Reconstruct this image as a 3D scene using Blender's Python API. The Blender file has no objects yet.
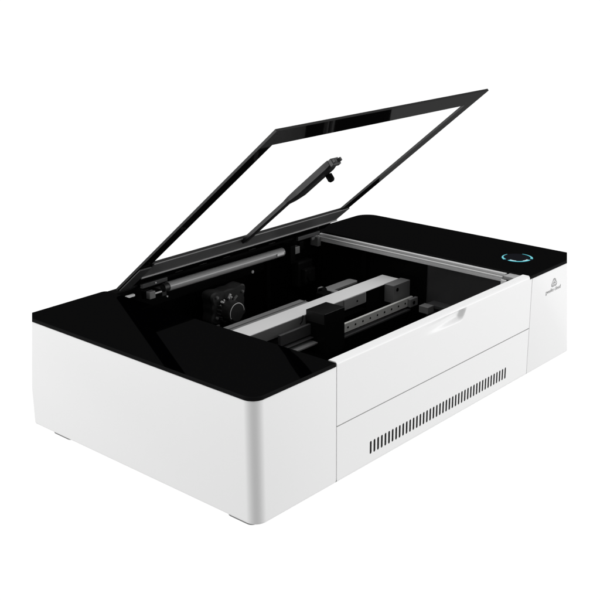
import bpy, bmesh, math, random
from mathutils import Vector, Matrix
random.seed(4)
scene = bpy.context.scene
PI = math.pi

# ------------------------------------------------------------------ camera
CP = Vector((-1.02529, -1.01029, .85346))
yaw, pit, roll = -.84124, -.32371, -.00935
F = 1062.95
fw = Vector((-math.sin(yaw)*math.cos(pit), math.cos(yaw)*math.cos(pit), math.sin(pit)))
r0 = fw.cross(Vector((0, 0, 1))).normalized(); u0 = r0.cross(fw)
rt = math.cos(roll)*r0 + math.sin(roll)*u0
up = -math.sin(roll)*r0 + math.cos(roll)*u0
cam = bpy.data.cameras.new("camera"); co = bpy.data.objects.new("camera", cam)
scene.collection.objects.link(co)
co.matrix_world = Matrix(((rt.x, up.x, -fw.x, CP.x), (rt.y, up.y, -fw.y, CP.y), (rt.z, up.z, -fw.z, CP.z), (0, 0, 0, 1)))
cam.sensor_width = 36; cam.sensor_fit = 'HORIZONTAL'; cam.lens = 36*F/600; cam.clip_start = .05; cam.clip_end = 100
scene.camera = co

# ------------------------------------------------------------------ studio world: white backdrop in front, dimmer room behind
w = bpy.data.worlds.new("World"); scene.world = w; w.use_nodes = True
nt = w.node_tree; nt.nodes.clear()
tc = nt.nodes.new('ShaderNodeTexCoord')
dot = nt.nodes.new('ShaderNodeVectorMath'); dot.operation = 'DOT_PRODUCT'; dot.inputs[1].default_value = (.70, .63, .33)
mr = nt.nodes.new('ShaderNodeMapRange'); mr.interpolation_type = 'SMOOTHSTEP'
mr.inputs['From Min'].default_value = -.25; mr.inputs['From Max'].default_value = .35
mr.inputs['To Min'].default_value = .42; mr.inputs['To Max'].default_value = 1.06
bg = nt.nodes.new('ShaderNodeBackground'); wo = nt.nodes.new('ShaderNodeOutputWorld')
nt.links.new(tc.outputs['Generated'], dot.inputs[0]); nt.links.new(dot.outputs['Value'], mr.inputs['Value'])
nt.links.new(mr.outputs['Result'], bg.inputs['Strength']); nt.links.new(bg.outputs[0], wo.inputs[0])
bg.inputs['Color'].default_value = (1, 1, 1, 1)

def softbox(name, pos, target, sx, sy, power):
    l = bpy.data.lights.new(name, 'AREA'); l.shape = 'RECTANGLE'; l.size = sx; l.size_y = sy; l.energy = power
    o = bpy.data.objects.new(name, l); scene.collection.objects.link(o)
    o.location = pos; o.rotation_euler = (Vector(target)-Vector(pos)).to_track_quat('-Z', 'Y').to_euler()
softbox('softbox_side', (-6.2, 6.0, .1), (0, .25, .1), 5.5, 4.0, 465)
softbox('softbox_front', (6.4, -6.4, .1), (.5, 0, .1), 5.5, 4.0, 480)

softbox('softbox_top', (.5, .6, 4.0), (.5, .4, 0), 3.0, 3.0, 40)

scene.view_settings.view_transform = 'Standard'; scene.view_settings.look = 'None'
scene.view_settings.gamma = 1; scene.view_settings.exposure = 0
scene.cycles.max_bounces = 8

# ------------------------------------------------------------------ materials
def mat(name, col, rough=.5, metal=0, spec=.5, emit=None, es=0, bump=0, bscale=400, var=0, coat=0):
    m = bpy.data.materials.new(name); m.use_nodes = True
    t = m.node_tree; b = t.nodes['Principled BSDF']
    b.inputs['Base Color'].default_value = (*col, 1); b.inputs['Roughness'].default_value = rough
    b.inputs['Metallic'].default_value = metal; b.inputs['Specular IOR Level'].default_value = spec
    b.inputs['Coat Weight'].default_value = coat
    if emit: b.inputs['Emission Color'].default_value = (*emit, 1); b.inputs['Emission Strength'].default_value = es
    c = t.nodes.new('ShaderNodeTexCoord')
    if bump:
        n = t.nodes.new('ShaderNodeTexNoise'); n.inputs['Scale'].default_value = bscale
        bp = t.nodes.new('ShaderNodeBump'); bp.inputs['Strength'].default_value = bump; bp.inputs['Distance'].default_value = .0005
        t.links.new(c.outputs['Object'], n.inputs['Vector']); t.links.new(n.outputs['Fac'], bp.inputs['Height'])
        t.links.new(bp.outputs[0], b.inputs['Normal'])
    if var:
        n2 = t.nodes.new('ShaderNodeTexNoise'); n2.inputs['Scale'].default_value = 30; n2.inputs['Detail'].default_value = 6
        r = t.nodes.new('ShaderNodeMapRange'); r.inputs['To Min'].default_value = max(rough-var, .02); r.inputs['To Max'].default_value = rough+var
        t.links.new(c.outputs['Object'], n2.inputs['Vector']); t.links.new(n2.outputs['Fac'], r.inputs['Value'])
        t.links.new(r.outputs['Result'], b.inputs['Roughness'])
    return m
WHITE = mat('white_plastic', (.83, .83, .83), .42, spec=.35, bump=.02, bscale=900, var=.04)
def dark(name, col, refl, rough):
    m = bpy.data.materials.new(name); m.use_nodes = True; t = m.node_tree; t.nodes.clear()
    o = t.nodes.new('ShaderNodeOutputMaterial'); mx = t.nodes.new('ShaderNodeMixShader'); df = t.nodes.new('ShaderNodeBsdfDiffuse'); g = t.nodes.new('ShaderNodeBsdfGlossy')
    df.inputs['Color'].default_value = (*col, 1); mx.inputs[0].default_value = refl
    c = t.nodes.new('ShaderNodeTexCoord'); n2 = t.nodes.new('ShaderNodeTexNoise'); n2.inputs['Scale'].default_value = 25; n2.inputs['Detail'].default_value = 5
    r = t.nodes.new('ShaderNodeMapRange'); r.inputs['To Min'].default_value = rough*.7; r.inputs['To Max'].default_value = rough*1.3
    t.links.new(c.outputs['Object'], n2.inputs['Vector']); t.links.new(n2.outputs['Fac'], r.inputs['Value']); t.links.new(r.outputs[0], g.inputs['Roughness'])
    t.links.new(df.outputs[0], mx.inputs[1]); t.links.new(g.outputs[0], mx.inputs[2]); t.links.new(mx.outputs[0], o.inputs[0])
    return m
GLOSS = dark('gloss_black_panel', (.0003, .0003, .0004), .0042, .03)
EDGE = dark('panel_edge', (.004, .004, .0042), .006, .3)
BLACK = dark('matt_black', (.003, .003, .003), .003, .4)
TUB = dark('tub_black', (.0014, .0014, .0014), .002, .4)
SIDEW = mat('tub_side', (.04, .04, .041), .35, spec=.4)
FRAME = dark('lid_border', (.0022, .0022, .0022), .042, .035)
FEDGE = dark('lid_edge', (.016, .016, .016), .015, .3)
STRIP = mat('hinge_grey', (.085, .085, .086), .4, spec=.4, var=.05)
STRIPL = mat('hinge_bevel', (.34, .34, .34), .4, spec=.4)
ARM = mat('arm_black', (.009, .009, .0095), .42, spec=.25, bump=.1, var=.05)
ALU = mat('aluminium', (.78, .78, .78), .42, metal=1, bump=.05, bscale=250, var=.08)
ALUP = mat('painted_aluminium', (.62, .62, .62), .5, spec=.3, var=.05)
GREY = mat('grey_metal', (.16, .16, .16), .45, spec=.4, var=.08)
DGREY = mat('dark_grey', (.040, .040, .041), .45, spec=.3, var=.08)
TUBE = mat('tube_grey', (.30, .30, .30), .3, spec=.5)
CAST = mat('cast_black', (.022, .022, .022), .4, spec=.35, bump=.25, bscale=200, var=.08)
SEAM = mat('seam_grey', (.20, .20, .20), .6, spec=.1)
SLOT = dark('slot_black', (.010, .010, .010), .004, .5)
INK = mat('grey_ink', (.27, .27, .27), .6, spec=.2)
TEAL = mat('teal_light', (.02, .2, .2), .4, emit=(.04, .52, .64), es=.6)
PALE = mat('pale_light', (.3, .4, .4), .4, emit=(.45, .60, .66), es=.75)
CAP = dark('button_black', (.004, .0045, .007), .006, .2)
FOOTM = mat('rubber', (.16, .16, .16), .7)
def glassmat():
    m = bpy.data.materials.new('lid_glass'); m.use_nodes = True; t = m.node_tree; t.nodes.clear()
    o = t.nodes.new('ShaderNodeOutputMaterial'); mx = t.nodes.new('ShaderNodeMixShader'); tr = t.nodes.new('ShaderNodeBsdfTransparent')
    g = t.nodes.new('ShaderNodeBsdfGlossy'); g.inputs['Roughness'].default_value = .02
    mx.inputs[0].default_value = .006
    tr.inputs['Color'].default_value = (.992, .992, .992, 1)
    t.links.new(tr.outputs[0], mx.inputs[1]); t.links.new(g.outputs[0], mx.inputs[2]); t.links.new(mx.outputs[0], o.inputs[0])
    return m
GLASS = glassmat()

# ------------------------------------------------------------------ helpers
def obj(name, bm, m, parent=None, smooth=False, mats=None):
    bmesh.ops.recalc_face_normals(bm, faces=bm.faces)
    me = bpy.data.meshes.new(name); bm.to_mesh(me); bm.free()
    for x in (mats or [m]): me.materials.append(x)
    o = bpy.data.objects.new(name, me); scene.collection.objects.link(o)
    if parent: o.parent = parent
    if smooth:
        for p in me.polygons: p.use_smooth = True
        try: me.set_sharp_from_angle(angle=math.radians(32))
        except Exception: pass
    return o
def rr(x0, y0, x1, y1, rad, inset=0, n=14):
    """rounded rectangle; rad = (x0y0, x1y0, x1y1, x0y1)"""
    pts = []
    for (cx, cy, sx, sy, a0, r) in ((x0, y0, 1, 1, PI, rad[0]), (x1, y0, -1, 1, 1.5*PI, rad[1]), (x1, y1, -1, -1, 0, rad[2]), (x0, y1, 1, -1, .5*PI, rad[3])):
        ox, oy = cx+sx*r, cy+sy*r; ri = max(r-inset, .0002)
        if r < inset: ox, oy = cx+sx*(inset+.0002), cy+sy*(inset+.0002)
        for k in range(n+1):
            a = a0+.5*PI*k/n; pts.append((ox+ri*math.cos(a), oy+ri*math.sin(a)))
    return pts
def prism(rings):
    """stack of equal-length outlines [(pts2d, z)...]"""
    bm = bmesh.new(); L = []
    for pts, z in rings: L.append([bm.verts.new((p[0], p[1], z)) for p in pts])
    n = len(L[0])
    for a, b in zip(L, L[1:]):
        for i in range(n): bm.faces.new((a[i], a[(i+1) % n], b[(i+1) % n], b[i]))
    bm.faces.new(L[0][::-1]); bm.faces.new(L[-1])
    return bm
def cbox(bm, x0, x1, y0, y1, z0, z1, bev=0, mi=0, M=None):
    g = bmesh.ops.create_cube(bm, size=1); vs = g['verts']
    for v in vs: v.co = Vector(((x0+x1)/2+v.co.x*(x1-x0), (y0+y1)/2+v.co.y*(y1-y0), (z0+z1)/2+v.co.z*(z1-z0)))
    fs = set(f for v in vs for f in v.link_faces)
    if bev:
        es = list(set(e for v in vs for e in v.link_edges))
        r = bmesh.ops.bevel(bm, geom=es, offset=bev, segments=2, affect='EDGES', profile=.5)
        fs = set(r['faces']) | set(f for v in r['verts'] for f in v.link_faces); vs = list(set(v for f in fs for v in f.verts))
    for f in fs: f.material_index = mi
    if M is not None:
        for v in vs: v.co = M(v.co)
    return fs
def tube(bm, p0, p1, r, n=24, mi=0, r2=None, M=None):
    p0, p1 = Vector(p0), Vector(p1)
    if M is not None: p0, p1 = M(p0), M(p1)
    d = p1-p0; q = d.to_track_quat('Z', 'Y').to_matrix().to_4x4()
    g = bmesh.ops.create_cone(bm, cap_ends=True, segments=n, radius1=r, radius2=r if r2 is None else r2, depth=d.length, matrix=Matrix.Translation((p0+p1)/2) @ q)
    for f in set(f for v in g['verts'] for f in v.link_faces): f.material_index = mi
def clip(bm, px, keep_right=True):
    """cut a corner off along the plane through the eye and one picture column: a real, slightly leaning chamfer"""
    a = fw + (px-300)/F*rt; n = a.cross(up).normalized()
    inside = fw.dot(n)
    n = n if inside < 0 else -n
    geom = bm.verts[:]+bm.edges[:]+bm.faces[:]
    r = bmesh.ops.bisect_plane(bm, geom=geom, plane_co=CP, plane_no=n, clear_outer=True)
    es = [e for e in r['geom_cut'] if isinstance(e, bmesh.types.BMEdge)]
    if es: bmesh.ops.holes_fill(bm, edges=[e for e in bm.edges if e.is_boundary], sides=0)

root = bpy.data.objects.new('laser_cutter', None); scene.collection.objects.link(root)
root['label'] = 'white desktop laser cutter with glossy black top and glass lid propped open'
root['category'] = 'laser cutter'

W, D, H, T = 1.0, .5805, .2100, .2172
S1, S2, M0 = .1915, .8060, .1037
G = .0007   # half a seam
OX0, OX1, OY0, OY1 = .1895, .797, .020, .5555    # opening

# ------------------------------------------------------------------ white housings
def housing(name, x0, x1, rad, px):
    rings = []
    for k in range(5):
        a = .5*PI*k/4; rr_ = .006
        rings.append((rr(x0, 0, x1, D, rad, inset=rr_*(1-math.sin(a))), rr_*(1-math.cos(a))))
    rings.append((rr(x0, 0, x1, D, rad), H-.0006)); rings.append((rr(x0, 0, x1, D, rad, inset=.0006), H))
    bm = prism(rings); clip(bm, px)
    return obj(name, bm, WHITE, root, smooth=True)
RC = .022; RB = .005
left = housing('side_housing', 0, S1-G, (RC, .0006, .0006, RB), 32)
right = housing('side_housing', S2+G, W, (.0006, RC, RC, .0006), 567)
# seam shadow gap backing + back panel
bm = bmesh.new()
cbox(bm, S1-.006, S1+.006, .0022, .02, .004, H-.002); cbox(bm, S2-.006, S2+.006, .0022, .02, .004, H-.002)
cbox(bm, S1, S2, .0022, .02, M0-.004, M0+.004)
bm2 = bm
obj('seam_backing', bm2, SEAM, root)
bm = bmesh.new(); cbox(bm, S1, S2, D-.012, D-.002, .004, .205, .001); obj('back_panel', bm, WHITE, root)

# ------------------------------------------------------------------ glossy black top plates
def plate(x0, x1, rad, px):
    rings = [(rr(x0, -.0012, x1, D+.001, rad, inset=.0012), H+.0001), (rr(x0, -.0012, x1, D+.001, rad, inset=.0002), H+.0010),
             (rr(x0, -.0012, x1, D+.001, rad), H+.0020), (rr(x0, -.0012, x1, D+.001, rad), T-.0012), (rr(x0, -.0012, x1, D+.001, rad, inset=.0010), T)]
    bm = prism(rings); clip(bm, px)
    bm.faces.ensure_lookup_table()
    o = obj('top_plate', bm, GLOSS, root, mats=[GLOSS, EDGE])
    for p in o.data.polygons:
        if p.normal.z < .9: p.material_index = 1
    return o
plate(-.0010, OX0, (RC+.001, .0015, .012, RB+.001), 32)
plate(OX1, W+.001, (.0015, RC, RC+.016, .004), 567)

# ------------------------------------------------------------------ drop-down front door with scooped grip
def smooth01(t): t = min(max(t, 0), 1); return t*t*(3-2*t)
def scoop(x, z):
    # trapezoid scoop: long soft left slope, crisp curved right end
    zb = .1895
    vert = smooth01((z-zb)/.009)
    xr = .552+(z-zb)*.68
    re = smooth01((xr+.003-x)/.012)
    le = smooth01((x-.415)/.15)**1.5
    return .0095*vert*re*le*smooth01((T-.0035-z)/.008)
xs = [S1+G]
x = S1+G
while x < S2-G-1e-6:
    step = .0012 if .42 < x < .59 else .012
    x = min(x+step, S2-G); xs.append(x)
zs = [M0+G, M0+.0012]
z = M0+.0012
while z < .180: z = min(z+.012, .180); zs.append(z)
RT = .0045
while z < T-RT-1e-6: z = min(z+.0012, T-RT); zs.append(z)
bm = bmesh.new(); cols = []
YB = .0185
for xx in xs:
    col = []
    for zz in zs:
        y = 0 if zz > M0+.001 else .0006
        col.append((xx, y+scoop(xx, zz), zz))
    for k in range(1, 9):
        a = .5*PI*k/8; d = scoop(xx, T-RT)
        dd = min(d, YB-RT-.0028)
        col.append((xx, max(dd, 0)+RT*(1-math.cos(a)), T-RT+RT*math.sin(a)))
    col += [(xx, YB-.001, T), (xx, YB, T-.001), (xx, YB, M0+G)]
    cols.append([bm.verts.new(c) for c in col])
n = len(cols[0])
for a, b in zip(cols, cols[1:]):
    for i in range(n): bm.faces.new((a[i], b[i], b[(i+1) % n], a[(i+1) % n]))
bm.faces.new(cols[0]); bm.faces.new(cols[-1][::-1])
obj('front_door', bm, WHITE, root, smooth=True)

# ------------------------------------------------------------------ lower panel with vent slots
NS, P0, PW = 43, .2832, .01040
SW, Z0, Z1 = .0052, .0200, .0445
bm = bmesh.new()
XA, XB = P0-PW/2, P0+PW*(NS-.5); ZA, ZB = Z0-.004, Z1+.004
def q(pts): return bm.faces.new([bm.verts.new(p) for p in pts])
def fr(x0, x1, z0, z1): q([(x0, 0, z0), (x1, 0, z0), (x1, 0, z1), (x0, 0, z1)])
fr(S1+G, S2-G, ZB, M0-G); fr(S1+G, S2-G, .006, ZA); fr(S1+G, XA, ZA, ZB); fr(XB, S2-G, ZA, ZB)
def stadium(cx, r, z0, z1, n=6):
    pts = []
    for k in range(n+1): a = PI+PI*k/n; pts.append((cx+r*math.cos(a), z0+r+r*math.sin(a)))
    for k in range(n+1): a = PI*k/n; pts.append((cx+r*math.cos(a), z1-r+r*math.sin(a)))
    return pts
for k in range(NS):
    cx = P0+k*PW; x0, x1 = cx-PW/2, cx+PW/2; st = stadium(cx, SW/2, Z0, Z1); m = len(st); outer = []
    for i, (a, b) in enumerate(st):
        t = (a-(cx-SW/2))/SW
        if i in (0, 13): outer.append((x0, b))
        elif i in (6, 7): outer.append((x1, b))
        elif i < 7: outer.append((x0+t*(x1-x0), ZA))
        else: outer.append((x0+t*(x1-x0), ZB))
    si = [bm.verts.new((a, 0, b)) for a, b in st]; so = [bm.verts.new((a, 0, b)) for a, b in outer]; sd = [bm.verts.new((a, .003, b)) for a, b in st]
    for i in range(m):
        j = (i+1) % m; bm.faces.new((si[i], si[j], so[j], so[i])); bm.faces.new((si[i], sd[i], sd[j], si[j]))
    for c, (i, j) in (((x0, ZA), (0, 1)), ((x1, ZA), (5, 6)), ((x1, ZB), (7, 8)), ((x0, ZB), (12, 13))):
        bm.faces.new((so[i], so[j], bm.verts.new((c[0], 0, c[1]))))
# bottom round and returns
prev = (0, .006)
for k in range(1, 5):
    a = .5*PI*k/4; cur = (.006-.006*math.cos(a), .006-.006*math.sin(a))
    q([(S1+G, prev[0], prev[1]), (S2-G, prev[0], prev[1]), (S2-G, cur[0], cur[1]), (S1+G, cur[0], cur[1])]); prev = cur
q([(S1+G, .006, 0), (S2-G, .006, 0), (S2-G, .019, 0), (S1+G, .019, 0)]); q([(S1+G, 0, M0-G), (S2-G, 0, M0-G), (S2-G, .019, M0-G), (S1+G, .019, M0-G)])
q([(S1+G, 0, .006), (S1+G, .019, .006), (S1+G, .019, M0-G), (S1+G, 0, M0-G)]); q([(S2-G, 0, .006), (S2-G, .019, .006), (S2-G, .019, M0-G), (S2-G, 0, M0-G)])
bmesh.ops.remove_doubles(bm, verts=bm.verts, dist=1e-5)
panel = obj('lower_panel', bm, WHITE, root, smooth=False)
for k in range(NS):
    b2 = bmesh.new(); st = stadium(P0+k*PW, SW/2-.00005, Z0+.00005, Z1-.00005)
    A = [b2.verts.new((a, .0004, b)) for a, b in st]; B = [b2.verts.new((a, .0045, b)) for a, b in st]
    b2.faces.new(B); b2.faces.new(A)
    for i in range(len(A)): b2.faces.new((A[i], A[(i+1) % 14], B[(i+1) % 14], B[i]))
    obj('vent_slot', b2, SLOT, panel)

# ------------------------------------------------------------------ feet
for (fx, fy) in ((.003, .012), (.003, .470), (.93, .10), (.90, .50)):
    bm = prism([(rr(fx, fy, fx+.05, fy+.060, (.012,)*4), -.0016), (rr(fx, fy, fx+.05, fy+.060, (.012,)*4), .0012)])
    obj('foot', bm, FOOTM, root)

# ------------------------------------------------------------------ inside: tub, ledges
bm = bmesh.new()
cbox(bm, .1925, .805, .022, .566, .012, .020)
cbox(bm, .1925, .805, .560, .567, .020, .2150)
cbox(bm, .1925, .1965, .020, .560, .020, .2085)
cbox(bm, .1970, .7900, .0195, .0235, .020, .2100)
obj('inner_tub', bm, TUB, root)
bm = bmesh.new(); cbox(bm, .7905, .8055, .0195, .5595, .0205, .2000); obj('inner_side_wall', bm, SIDEW, root)
bm = bmesh.new()
cbox(bm, .776, .8050, .0520, .5590, .2005, .2072, .0008)
cbox(bm, .776, .7800, .0520, .5500, .2074, .2110, .0006)
cbox(bm, .7885, .7965, .0520, .5500, .2074, .2140, .0006)
LEDG = mat('ledge_grey', (.62, .62, .62), .4, spec=.5, var=.08)
led = obj('lid_ledge', bm, LEDG, root)
bm = bmesh.new(); cbox(bm, .7805, .7880, .0520, .5500, .2074, .2082); obj('seal_groove', bm, DGREY, led)
bm = bmesh.new(); cbox(bm, .7720, .7968, .0190, .0465, .2000, .2150, .001); obj('end_block', bm, mat('block_grey', (.30, .30, .30), .45, spec=.4, var=.08), led)
bm = bmesh.new(); cbox(bm, .7600, .7630, .0330, .0450, .192, .2105, .0008); obj('stop_pin', bm, WHITE, led)
bm = bmesh.new(); cbox(bm, .7640, .7715, .0195, .0450, .196, .2085, .0008); obj('stop_pad', bm, BLACK, led)
bm = bmesh.new(); cbox(bm, .7880, .7902, .2450, .5595, .0205, .2000); cbox(bm, .7800, .7878, .405, .418, .0205, .1990, .001); obj('wall_liner', bm, BLACK, root)
bm = bmesh.new(); cbox(bm, .700, .750, .535, .5595, .105, .165, .004); cbox(bm, .706, .742, .520, .5345, .115, .150, .004); tube(bm, (.722, .5195, .132), (.722, .515, .132), .011, 24); obj('air_pump', bm, mat('pump_black', (.007, .007, .007), .4, spec=.25, var=.08), root)
bm = bmesh.new(); cbox(bm, .610, .622, .5500, .5595, .020, .190, .001); obj('wall_post', bm, BLACK, root)
# rear hinge beam below the lid
bm = bmesh.new()
cbox(bm, .190, .7965, .5560, .5795, .165, .2160, .002)
cbox(bm, .240, .778, .5480, .5558, .2165, .2420, .002)
obj('rear_beam', bm, BLACK, root)
bm = bmesh.new(); cbox(bm, .194, .214, .524, .530, .2112, .2155, .0006); obj('gap_chip', bm, WHITE, root)  # added white chip standing in for bright backdrop seen through the gap
for (xa, xb) in ((.246, .312), (.704, .780)):
    bm = bmesh.new(); cbox(bm, xa, xb, .540, .5475, .2145, .2235, .001); cbox(bm, xa-.004, xa+.010, .532, .5395, .196, .214, .001, 1)
    h = obj('hinge', bm, DGREY, root, mats=[DGREY, BLACK])
    if xa > .5: continue
    bm = bmesh.new(); cbox(bm, xa+.001, xa+.016, .520, .5315, .1965, .2115, .001); obj('hinge_nut', bm, GREY, h)
    bm = bmesh.new(); tube(bm, (xa+.016, .526, .2035), (xa+.036, .526, .2035), .0018, 12); obj('hinge_pin', bm, ALUP, h)

# ------------------------------------------------------------------ lid
LA = .69015; LY, LZ = .5526, .2252; LX0, LX1, LL = .1899, .8062, .5545
sd_, nd_ = Vector((0, -math.cos(LA), math.sin(LA))), Vector((0, math.sin(LA), math.cos(LA)))
def L(v): return Vector((v[0], LY, LZ)) + sd_*v[1] + nd_*v[2]
bm = bmesh.new()
def ring3(x0, x1, s0, s1, ix0, ix1, is0, is1, n0, n1):
    o = [(x0, s0), (x1, s0), (x1, s1), (x0, s1)]; i = [(ix0, is0), (ix1, is0), (ix1, is1), (ix0, is1)]
    V = {}
    for key, pts in (('o', o), ('i', i)):
        for nn in (n0, n1): V[key, nn] = [bm.verts.new(L((a, b, nn))) for a, b in pts]
    for k in range(4):
        j = (k+1) % 4
        for f, mi in (((V['o', n0][k], V['o', n0][j], V['i', n0][j], V['i', n0][k]), 0), ((V['o', n1][k], V['i', n1][k], V['i', n1][j], V['o', n1][j]), 0),
                  ((V['o', n0][k], V['o', n1][k], V['o', n1][j], V['o', n0][j]), 1), ((V['i', n0][k], V['i', n0][j], V['i', n1][j], V['i', n1][k]), 1)):
            bm.faces.new(f).material_index = mi
ring3(LX0, LX1, .002, LL, LX0+.0275, LX1-.029, .0985, .5085, -.0045, 0)
lid = obj('lid_frame', bm, FRAME, root, mats=[FRAME, FEDGE])
bm = bmesh.new(); cbox(bm, LX0+.0265, LX1-.0280, .0975, .5095, -.0041, -.0004, M=L); obj('glass_pane', bm, GLASS, lid)
bm = bmesh.new(); cbox(bm, .222, .8045, .0470, .0992, -.0075, -.0050, .0008, M=L); cbox(bm, .222, .8085, .0425, .0465, -.0095, -.0052, .0008, 1, M=L)
obj('hinge_strip', bm, STRIP, lid, mats=[STRIP, STRIPL])
bm = bmesh.new(); cbox(bm, LX0+.003, .2210, .004, .090, -.0085, -.0050, .001, M=L); obj('corner_bracket', bm, DGREY, lid)
# camera arm in the middle of the lid
bm = bmesh.new(); cbox(bm, .460, .474, .090, .276, -.014, -.0048, .0015, M=L)
arm = obj('camera_arm', bm, ARM, lid)
bm = bmesh.new()
sec = [(.242, .0062, -.013), (.264, .0105, -.017), (.290, .0120, -.020), (.382, .0120, -.020), (.394, .0105, -.018)]
pv = None; XC = .468
for s, hw, nn in sec:
    c = [bm.verts.new(L(v)) for v in ((XC-hw, s, -.0048), (XC+hw, s, -.0048), (XC+hw, s, nn*.8), (XC+hw*.75, s, nn), (XC-hw*.75, s, nn), (XC-hw, s, nn*.8))]
    if pv:
        for i in range(6): bm.faces.new((pv[i], pv[(i+1) % 6], c[(i+1) % 6], c[i]))
    else: bm.faces.new(c[::-1])
    pv = c
bm.faces.new(pv)
obj('camera_housing', bm, ARM, lid)
bm = bmesh.new(); cbox(bm, .4570, .4790, .395, .404, -.020, -.006, .001, M=L); cbox(bm, .458, .463, .404, .411, -.017, -.010, .0008, M=L); cbox(bm, .473, .478, .404, .411, -.017, -.010, .0008, M=L)
obj('arm_clip', bm, DGREY, lid)
bm = bmesh.new(); tube(bm, (.480, .362, -.020), (.480, .362, -.031), .0068, 20, M=L); tube(bm, (.480, .362, -.031), (.480, .362, -.034), .0068, 20, r2=.0045, M=L)
obj('camera_lens', bm, BLACK, lid, smooth=True)

# ------------------------------------------------------------------ laser tube
bm = bmesh.new(); tube(bm, (.302, .530, .2080), (.640, .530, .2055), .0096, 40)
tb = obj('laser_tube', bm, TUBE, root, smooth=True)
bm = bmesh.new(); tube(bm, (.290, .530, .2080), (.3018, .530, .2080), .0085, 24); cbox(bm, .288, .300, .531, .556, .190, .205, .001); obj('tube_clamp', bm, CAST, tb)
bm = bmesh.new(); tube(bm, (.6402, .530, .2055), (.662, .530, .2053), .0088, 24); cbox(bm, .648, .664, .512, .556, .178, .219, .001); obj('tube_clamp', bm, BLACK, tb)
bm = bmesh.new(); cbox(bm, .612, .634, .5185, .5200, .203, .2085, .0005); obj('tube_patch', bm, WHITE, tb)  # small white patch near the tube's right end
bm = bmesh.new(); cbox(bm, .6645, .683, .516, .528, .196, .212, .001); obj('clamp_nut', bm, GREY, tb)
bm = bmesh.new(); tube(bm, (0.5707, .5545, 0.1705), (0.5707, .5595, 0.1705), .0035, 16); obj('wall_screw', bm, ALUP, root)

# ------------------------------------------------------------------ mirror mount (cast block with round port) at the rear
bm = bmesh.new(); N = 96; cx, cz = .4430, .1400; fr_, bk = [], []
for k in range(N):
    a = 2*PI*k/N; R = .048+.0085*math.cos(4*(a-PI/4))+.0028*math.cos(8*a)
    for lst, y, s in ((fr_, .500, .93), (bk, .5035, 1.0)): lst.append(bm.verts.new((cx+R*s*1.12*math.cos(a), y, cz+R*s*.78*math.sin(a))))
bk2 = [bm.verts.new((v.co.x, .530, v.co.z)) for v in bk]
bm.faces.new(fr_)
for i in range(N):
    j = (i+1) % N; bm.faces.new((fr_[i], fr_[j], bk[j], bk[i])); bm.faces.new((bk[i], bk[j], bk2[j], bk2[i]))
bm.faces.new(bk2[::-1])
mount = obj('mirror_mount', bm, CAST, root, smooth=True)
bm = bmesh.new(); tube(bm, (.4325, .4995, .1325), (.4325, .470, .1325), .0225, 40); tube(bm, (.4325, .4698, .1325), (.4325, .4670, .1325), .0195, 40, r2=.0185); obj('mirror_port', bm, CAST, mount, smooth=True)
bm = bmesh.new()
for k in range(48):
    a, b = 2*PI*k/48, 2*PI*(k+1)/48
    if not (-.1 < a < PI*1.15): continue
    vv = [bm.verts.new((.4325+r*math.cos(t), y, .1325+r*math.sin(t))) for (r, t, y) in ((.0195, a, .4668), (.0208, a, .4672), (.0208, b, .4672), (.0195, b, .4668))]
    bm.faces.new(vv)
obj('port_rim', bm, ALUP, mount)
for k, a in enumerate((22, 48, 71, 88, 118, 127, 149)):  # bright slivers standing in for highlights on the screws around the port
    a = math.radians(a); c0 = Vector((.4325+.0235*math.cos(a), .4930, .1325+.0235*math.sin(a))); ln_ = (.006, .012, .005, .011, .006, .009, .007)[k]; c1 = c0+Vector((ln_*math.cos(a+.3*(k % 3-1)), -.003, ln_*math.sin(a+.3*(k % 3-1))))
    bm = bmesh.new(); tube(bm, c0, c1, .0026 if k % 2 else .0015, 10); obj('screw_glint', bm, ALUP if k in (2, 3, 4, 5) else GREY, mount)
bm = bmesh.new(); cbox(bm, .398, .410, .495, .4995, .093, .106, .002); obj('foot_clip', bm, GREY, mount)

bm = bmesh.new()
for k in range(20):   # toothed collar behind the port
    a = 2*PI*k/20+.1
    tube(bm, (.4325+.0255*math.cos(a), .4990, .1325+.0255*math.sin(a)), (.4325+.0255*math.cos(a), .4900-.002*(k % 2), .1325+.0255*math.sin(a)), .0016, 8)
obj('port_collar', bm, DGREY, mount)
for (dx, dz, r_) in ((-.036, .024, .0032), (.038, .020, .0030), (-.038, -.020, .0032)):
    bm = bmesh.new(); tube(bm, (.443+dx, .5000, .140+dz), (.443+dx, .4965, .140+dz), r_, 16); tube(bm, (.443+dx, .4965, .140+dz), (.443+dx, .4955, .140+dz), r_*.6, 6); obj('mount_bolt', bm, GREY, mount)
# small fittings along the hinge line
for xx in (.335, .402, .470, .548, .610):
    bm = bmesh.new(); cbox(bm, xx, xx+.022, .5430, .5478, .226, .2345, .0008); tube(bm, (xx+.011, .5429, .230), (xx+.011, .5415, .230), .0022, 12); obj('hinge_clip', bm, mat('clip_grey', (.015, .015, .015), .4, spec=.3) if xx == .335 else bpy.data.materials['clip_grey'], root)
bm = bmesh.new(); cbox(bm, .764, .7755, .5330, .5560, .190, .2120, .001); cbox(bm, .752, .7635, .5400, .5440, .2060, .2120, .001); obj('ledge_bracket', bm, GREY, root)
for (xx, zz) in ((.262, .196), (.272, .2235), (.300, .188)):
    bm = bmesh.new(); tube(bm, (xx, .5315, zz), (xx, .5290, zz), .0016, 10); obj('wall_screw', bm, ALUP, root)
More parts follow.
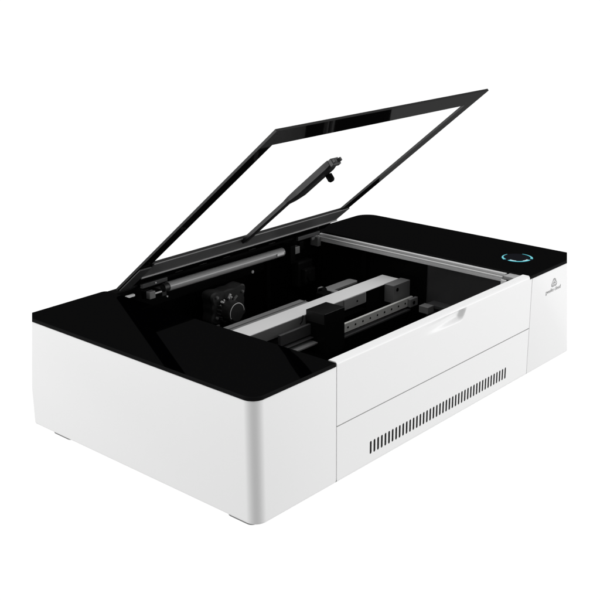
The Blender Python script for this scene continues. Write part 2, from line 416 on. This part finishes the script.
# ------------------------------------------------------------------ gantry
GZ = .160
bm = bmesh.new()
cbox(bm, .1975, .764, .3000, .3455, .1365, GZ, .0006)
beam = obj('gantry_beam', bm, ALUP, root)
bm = bmesh.new(); cbox(bm, .1975, .540, .3455+.001, .3900, .146, .1500, .0005); 
cbox(bm, .1975, .540, .3530, .3560, .1501, .1535); cbox(bm, .1975, .540, .3720, .3735, .1501, .1520)
obj('belt_rail', bm, GREY, beam)
bm = bmesh.new(); cbox(bm, .565, .592, .347, .368, .145, .1640, .002); tube(bm, (.592, .378, .157), (.606, .378, .157), .007, 20); obj('belt_pulley', bm, BLACK, beam)
# lever with rounded end behind the beam
bm = prism([([(p[0], p[1]) for p in rr(.620, .374, .716, .400, (.002, .007, .007, .002))], .1475), ([(p[0], p[1]) for p in rr(.620, .374, .716, .400, (.002, .007, .007, .002))], .1515)])
cbox(bm, .606, .619, .350, .398, .1475, .158, .001)
obj('belt_lever', bm, GREY, beam)
bm = bmesh.new(); cbox(bm, .1975, .5725, .2985, .2997, .1365, .1590); obj('beam_face', bm, mat('face_shade', (.12, .12, .12), .45, spec=.4, var=.08), beam)  # thin front sheet, greyer to put the weaker light into its colour
bm = bmesh.new(); cbox(bm, .5730, .6440, .2970, .2998, .1370, .1595, .0005)
tube(bm, (.615, .2968, .1475), (.615, .2962, .1475), .0022, 12, 1)
obj('beam_plate', bm, GREY, beam, mats=[GREY, BLACK])
bm = bmesh.new(); cbox(bm, .6485, .7105, .2985, .2999, .115, .1590); obj('stepper_motor', bm, BLACK, beam)
bm = bmesh.new(); cbox(bm, .7110, .7700, .2745, .2998, .1215, .1610, .0008, 0)
tube(bm, (.724, .2743, .150), (.724, .2735, .150), .004, 14, 1)
obj('end_bracket', bm, GREY, beam, mats=[mat('bracket_grey', (.13, .13, .13), .45, spec=.4, var=.08), BLACK])
# laser head
bm = bmesh.new(); cbox(bm, .4535, .5145, .2480, .2965, .085, .1720, .0008)
HEADM = dark('head_black', (.0045, .0045, .0045), .012, .2)
head = obj('laser_head', bm, HEADM, root)
bm = bmesh.new(); cbox(bm, .4527, .4533, .2490, .2955, .150, .1710); obj('head_band', bm, mat('band_grey', (.016, .016, .016), .4, spec=.2), head)
bm = bmesh.new(); cbox(bm, .3640, .4530, .2830, .2900, .1225, .1450, .001); cbox(bm, .3700, .4530, .2760, .2900, .1170, .1188, .0005)
obj('head_bracket', bm, DGREY, head)
bm = bmesh.new(); cbox(bm, .385, .4530, .2650, .2900, .1070, .1110, .001); obj('head_base', bm, GREY, head)
bm = bmesh.new(); tube(bm, (.447, .2985, .1600), (.428, .284, .1575), .0012, 8); tube(bm, (.428, .284, .1575), (.422, .284, .1520), .0012, 8); obj('head_wire', bm, BLACK, head)
# perforated guide rail
bm = bmesh.new(); cbox(bm, .5180, .7650, .2620, .2680, .1085, .1275, .0006)
cbox(bm, .5180, .7500, .2560, .2680, .1000, .1040, .0006, 1)
rail = obj('guide_rail', bm, ALUP, root, mats=[mat('rail_steel', (.50, .50, .48), .42, spec=.4, var=.08), DGREY])
for k in range(9):
    hx = .5420+k*.0243
    bm = bmesh.new(); tube(bm, (hx, .2621, .1180), (hx, .2614, .1180), .0021, 14); obj('rail_hole', bm, BLACK, rail)
bm = bmesh.new(); cbox(bm, .745, .7720, .2540, .2615, .108, .1260, .0008); tube(bm, (.757, .2538, .117), (.757, .2530, .117), .004, 14, 1); obj('rail_bracket', bm, DGREY, rail, mats=[GREY, BLACK])
bm = bmesh.new(); cbox(bm, .742, .764, .2060, .2300, .104, .1195, .001); sm_ = obj('rail_slider', bm, GREY, root)
bm = bmesh.new(); cbox(bm, .7620, .7895, .030, .225, .112, .1200, .001); obj('side_rail', bm, DGREY, root)
for yy in (.07, .40):
    bm = bmesh.new(); cbox(bm, .21, .78, yy, yy+.02, .055, .065, .001); obj('bed_rail', bm, BLACK, root)

# ------------------------------------------------------------------ power button
BX, BY = .893, .0865
bm = bmesh.new(); tube(bm, (BX, BY, T), (BX, BY, T+.0004), .0335, 64)
btn = obj('power_button', bm, CAP, root)
bm = bmesh.new(); bmesh.ops.create_uvsphere(bm, u_segments=48, v_segments=16, radius=1)
for v in bm.verts: v.co = Vector((BX+v.co.x*.0225, BY+v.co.y*.0225, T+.0005+max(v.co.z, 0)*.0028))
bmesh.ops.remove_doubles(bm, verts=bm.verts, dist=1e-6)
obj('button_cap', bm, CAP, btn, smooth=True)
def arc(a0, a1, w0, w1, r, z, m, name, h=.0006, n=28):
    bm = bmesh.new(); pv = None
    for k in range(n+1):
        t = k/n; a = math.radians(a0+(a1-a0)*t); ww = w0+(w1-w0)*t
        c = [bm.verts.new((BX+q_*math.cos(a), BY+q_*math.sin(a), zz)) for q_, zz in ((r-ww, z), (r, z), (r, z+h), (r-ww, z+h))]
        if pv:
            for i in range(4): bm.faces.new((pv[i], pv[(i+1) % 4], c[(i+1) % 4], c[i]))
        else: bm.faces.new(c)
        pv = c
    bm.faces.new(pv); return obj(name, bm, m, btn)
C0 = math.degrees(math.atan2(-.632, -.707))
arc(C0-52, C0+52, .0045, .0045, .0300, T+.0006, TEAL, 'light_ring')
arc(C0-50, C0-16, .0030, .0012, .0252, T+.0008, PALE, 'light_ring')
arc(C0+16, C0+50, .0012, .0030, .0252, T+.0008, PALE, 'light_ring')
arc(C0+72, C0+150, .0055, .0006, .0325, T+.0006, TEAL, 'light_ring')
arc(C0-72, C0-150, .0055, .0006, .0325, T+.0006, TEAL, 'light_ring')

# ------------------------------------------------------------------ emblem and lettering on the right housing
cu = bpy.data.curves.new('t', 'FONT'); cu.body = 'gweike cloud'; cu.size = 1; cu.extrude = 0
to = bpy.data.objects.new('t', cu); scene.collection.objects.link(to); bpy.context.view_layer.update()
me = bpy.data.meshes.new_from_object(to.evaluated_get(bpy.context.evaluated_depsgraph_get()))
bpy.data.objects.remove(to)
xs_ = [v.co.x for v in me.vertices]; x0, x1 = min(xs_), max(xs_); k = (.928-.8655)/(x1-x0)
for v in me.vertices: v.co = Vector((.8655+(v.co.x-x0)*k, -.00035, .1612+v.co.y*k))
me.materials.clear(); me.materials.append(INK)
to = bpy.data.objects.new('lettering', me); scene.collection.objects.link(to); to.parent = right
to['label'] = 'small grey lettering below the emblem'
bm = bmesh.new()
def loop(pts, wd=.0011):
    n = len(pts); A = []; B = []
    for i in range(n):
        p, a, b = Vector(pts[i]), Vector(pts[i-1]), Vector(pts[(i+1) % n])
        t = (b-a).normalized(); nn = Vector((-t.y, t.x))
        A.append(bm.verts.new((p.x+nn.x*wd/2, -.00035, p.y+nn.y*wd/2))); B.append(bm.verts.new((p.x-nn.x*wd/2, -.00035, p.y-nn.y*wd/2)))
    for i in range(n): j = (i+1) % n; bm.faces.new((A[i], A[j], B[j], B[i]))
EX, EZ = .8990, .1800
def lobed(cx, cz, ang, r):
    out = []
    for i in range(28):
        a = 2*PI*i/28; x_, y_ = r*.62*math.cos(a), r*math.sin(a)*(1 if math.sin(a) < 0 else 1.25)
        out.append((cx+x_*math.cos(ang)-y_*math.sin(ang), cz+x_*math.sin(ang)+y_*math.cos(ang)))
    return out
tri = []
for k in range(48):   # rounded triangular outline
    a = 2*PI*k/48; R_ = .0082+.0016*math.cos(3*(a-PI/2)); tri.append((EX+1.2*R_*math.cos(a), EZ-.0012+R_*math.sin(a)))
loop(tri, .0012)
loop(lobed(EX+.0012, EZ+.0028, .5, .0038), .0010)
loop(lobed(EX-.0032, EZ-.0032, 2.2, .0040), .0010)
loop(lobed(EX+.0032, EZ-.0036, -2.0, .0042), .0010)
o = obj('emblem', bm, INK, right); o['label'] = 'grey three-looped emblem above the lettering'
print('objects', len(scene.objects))
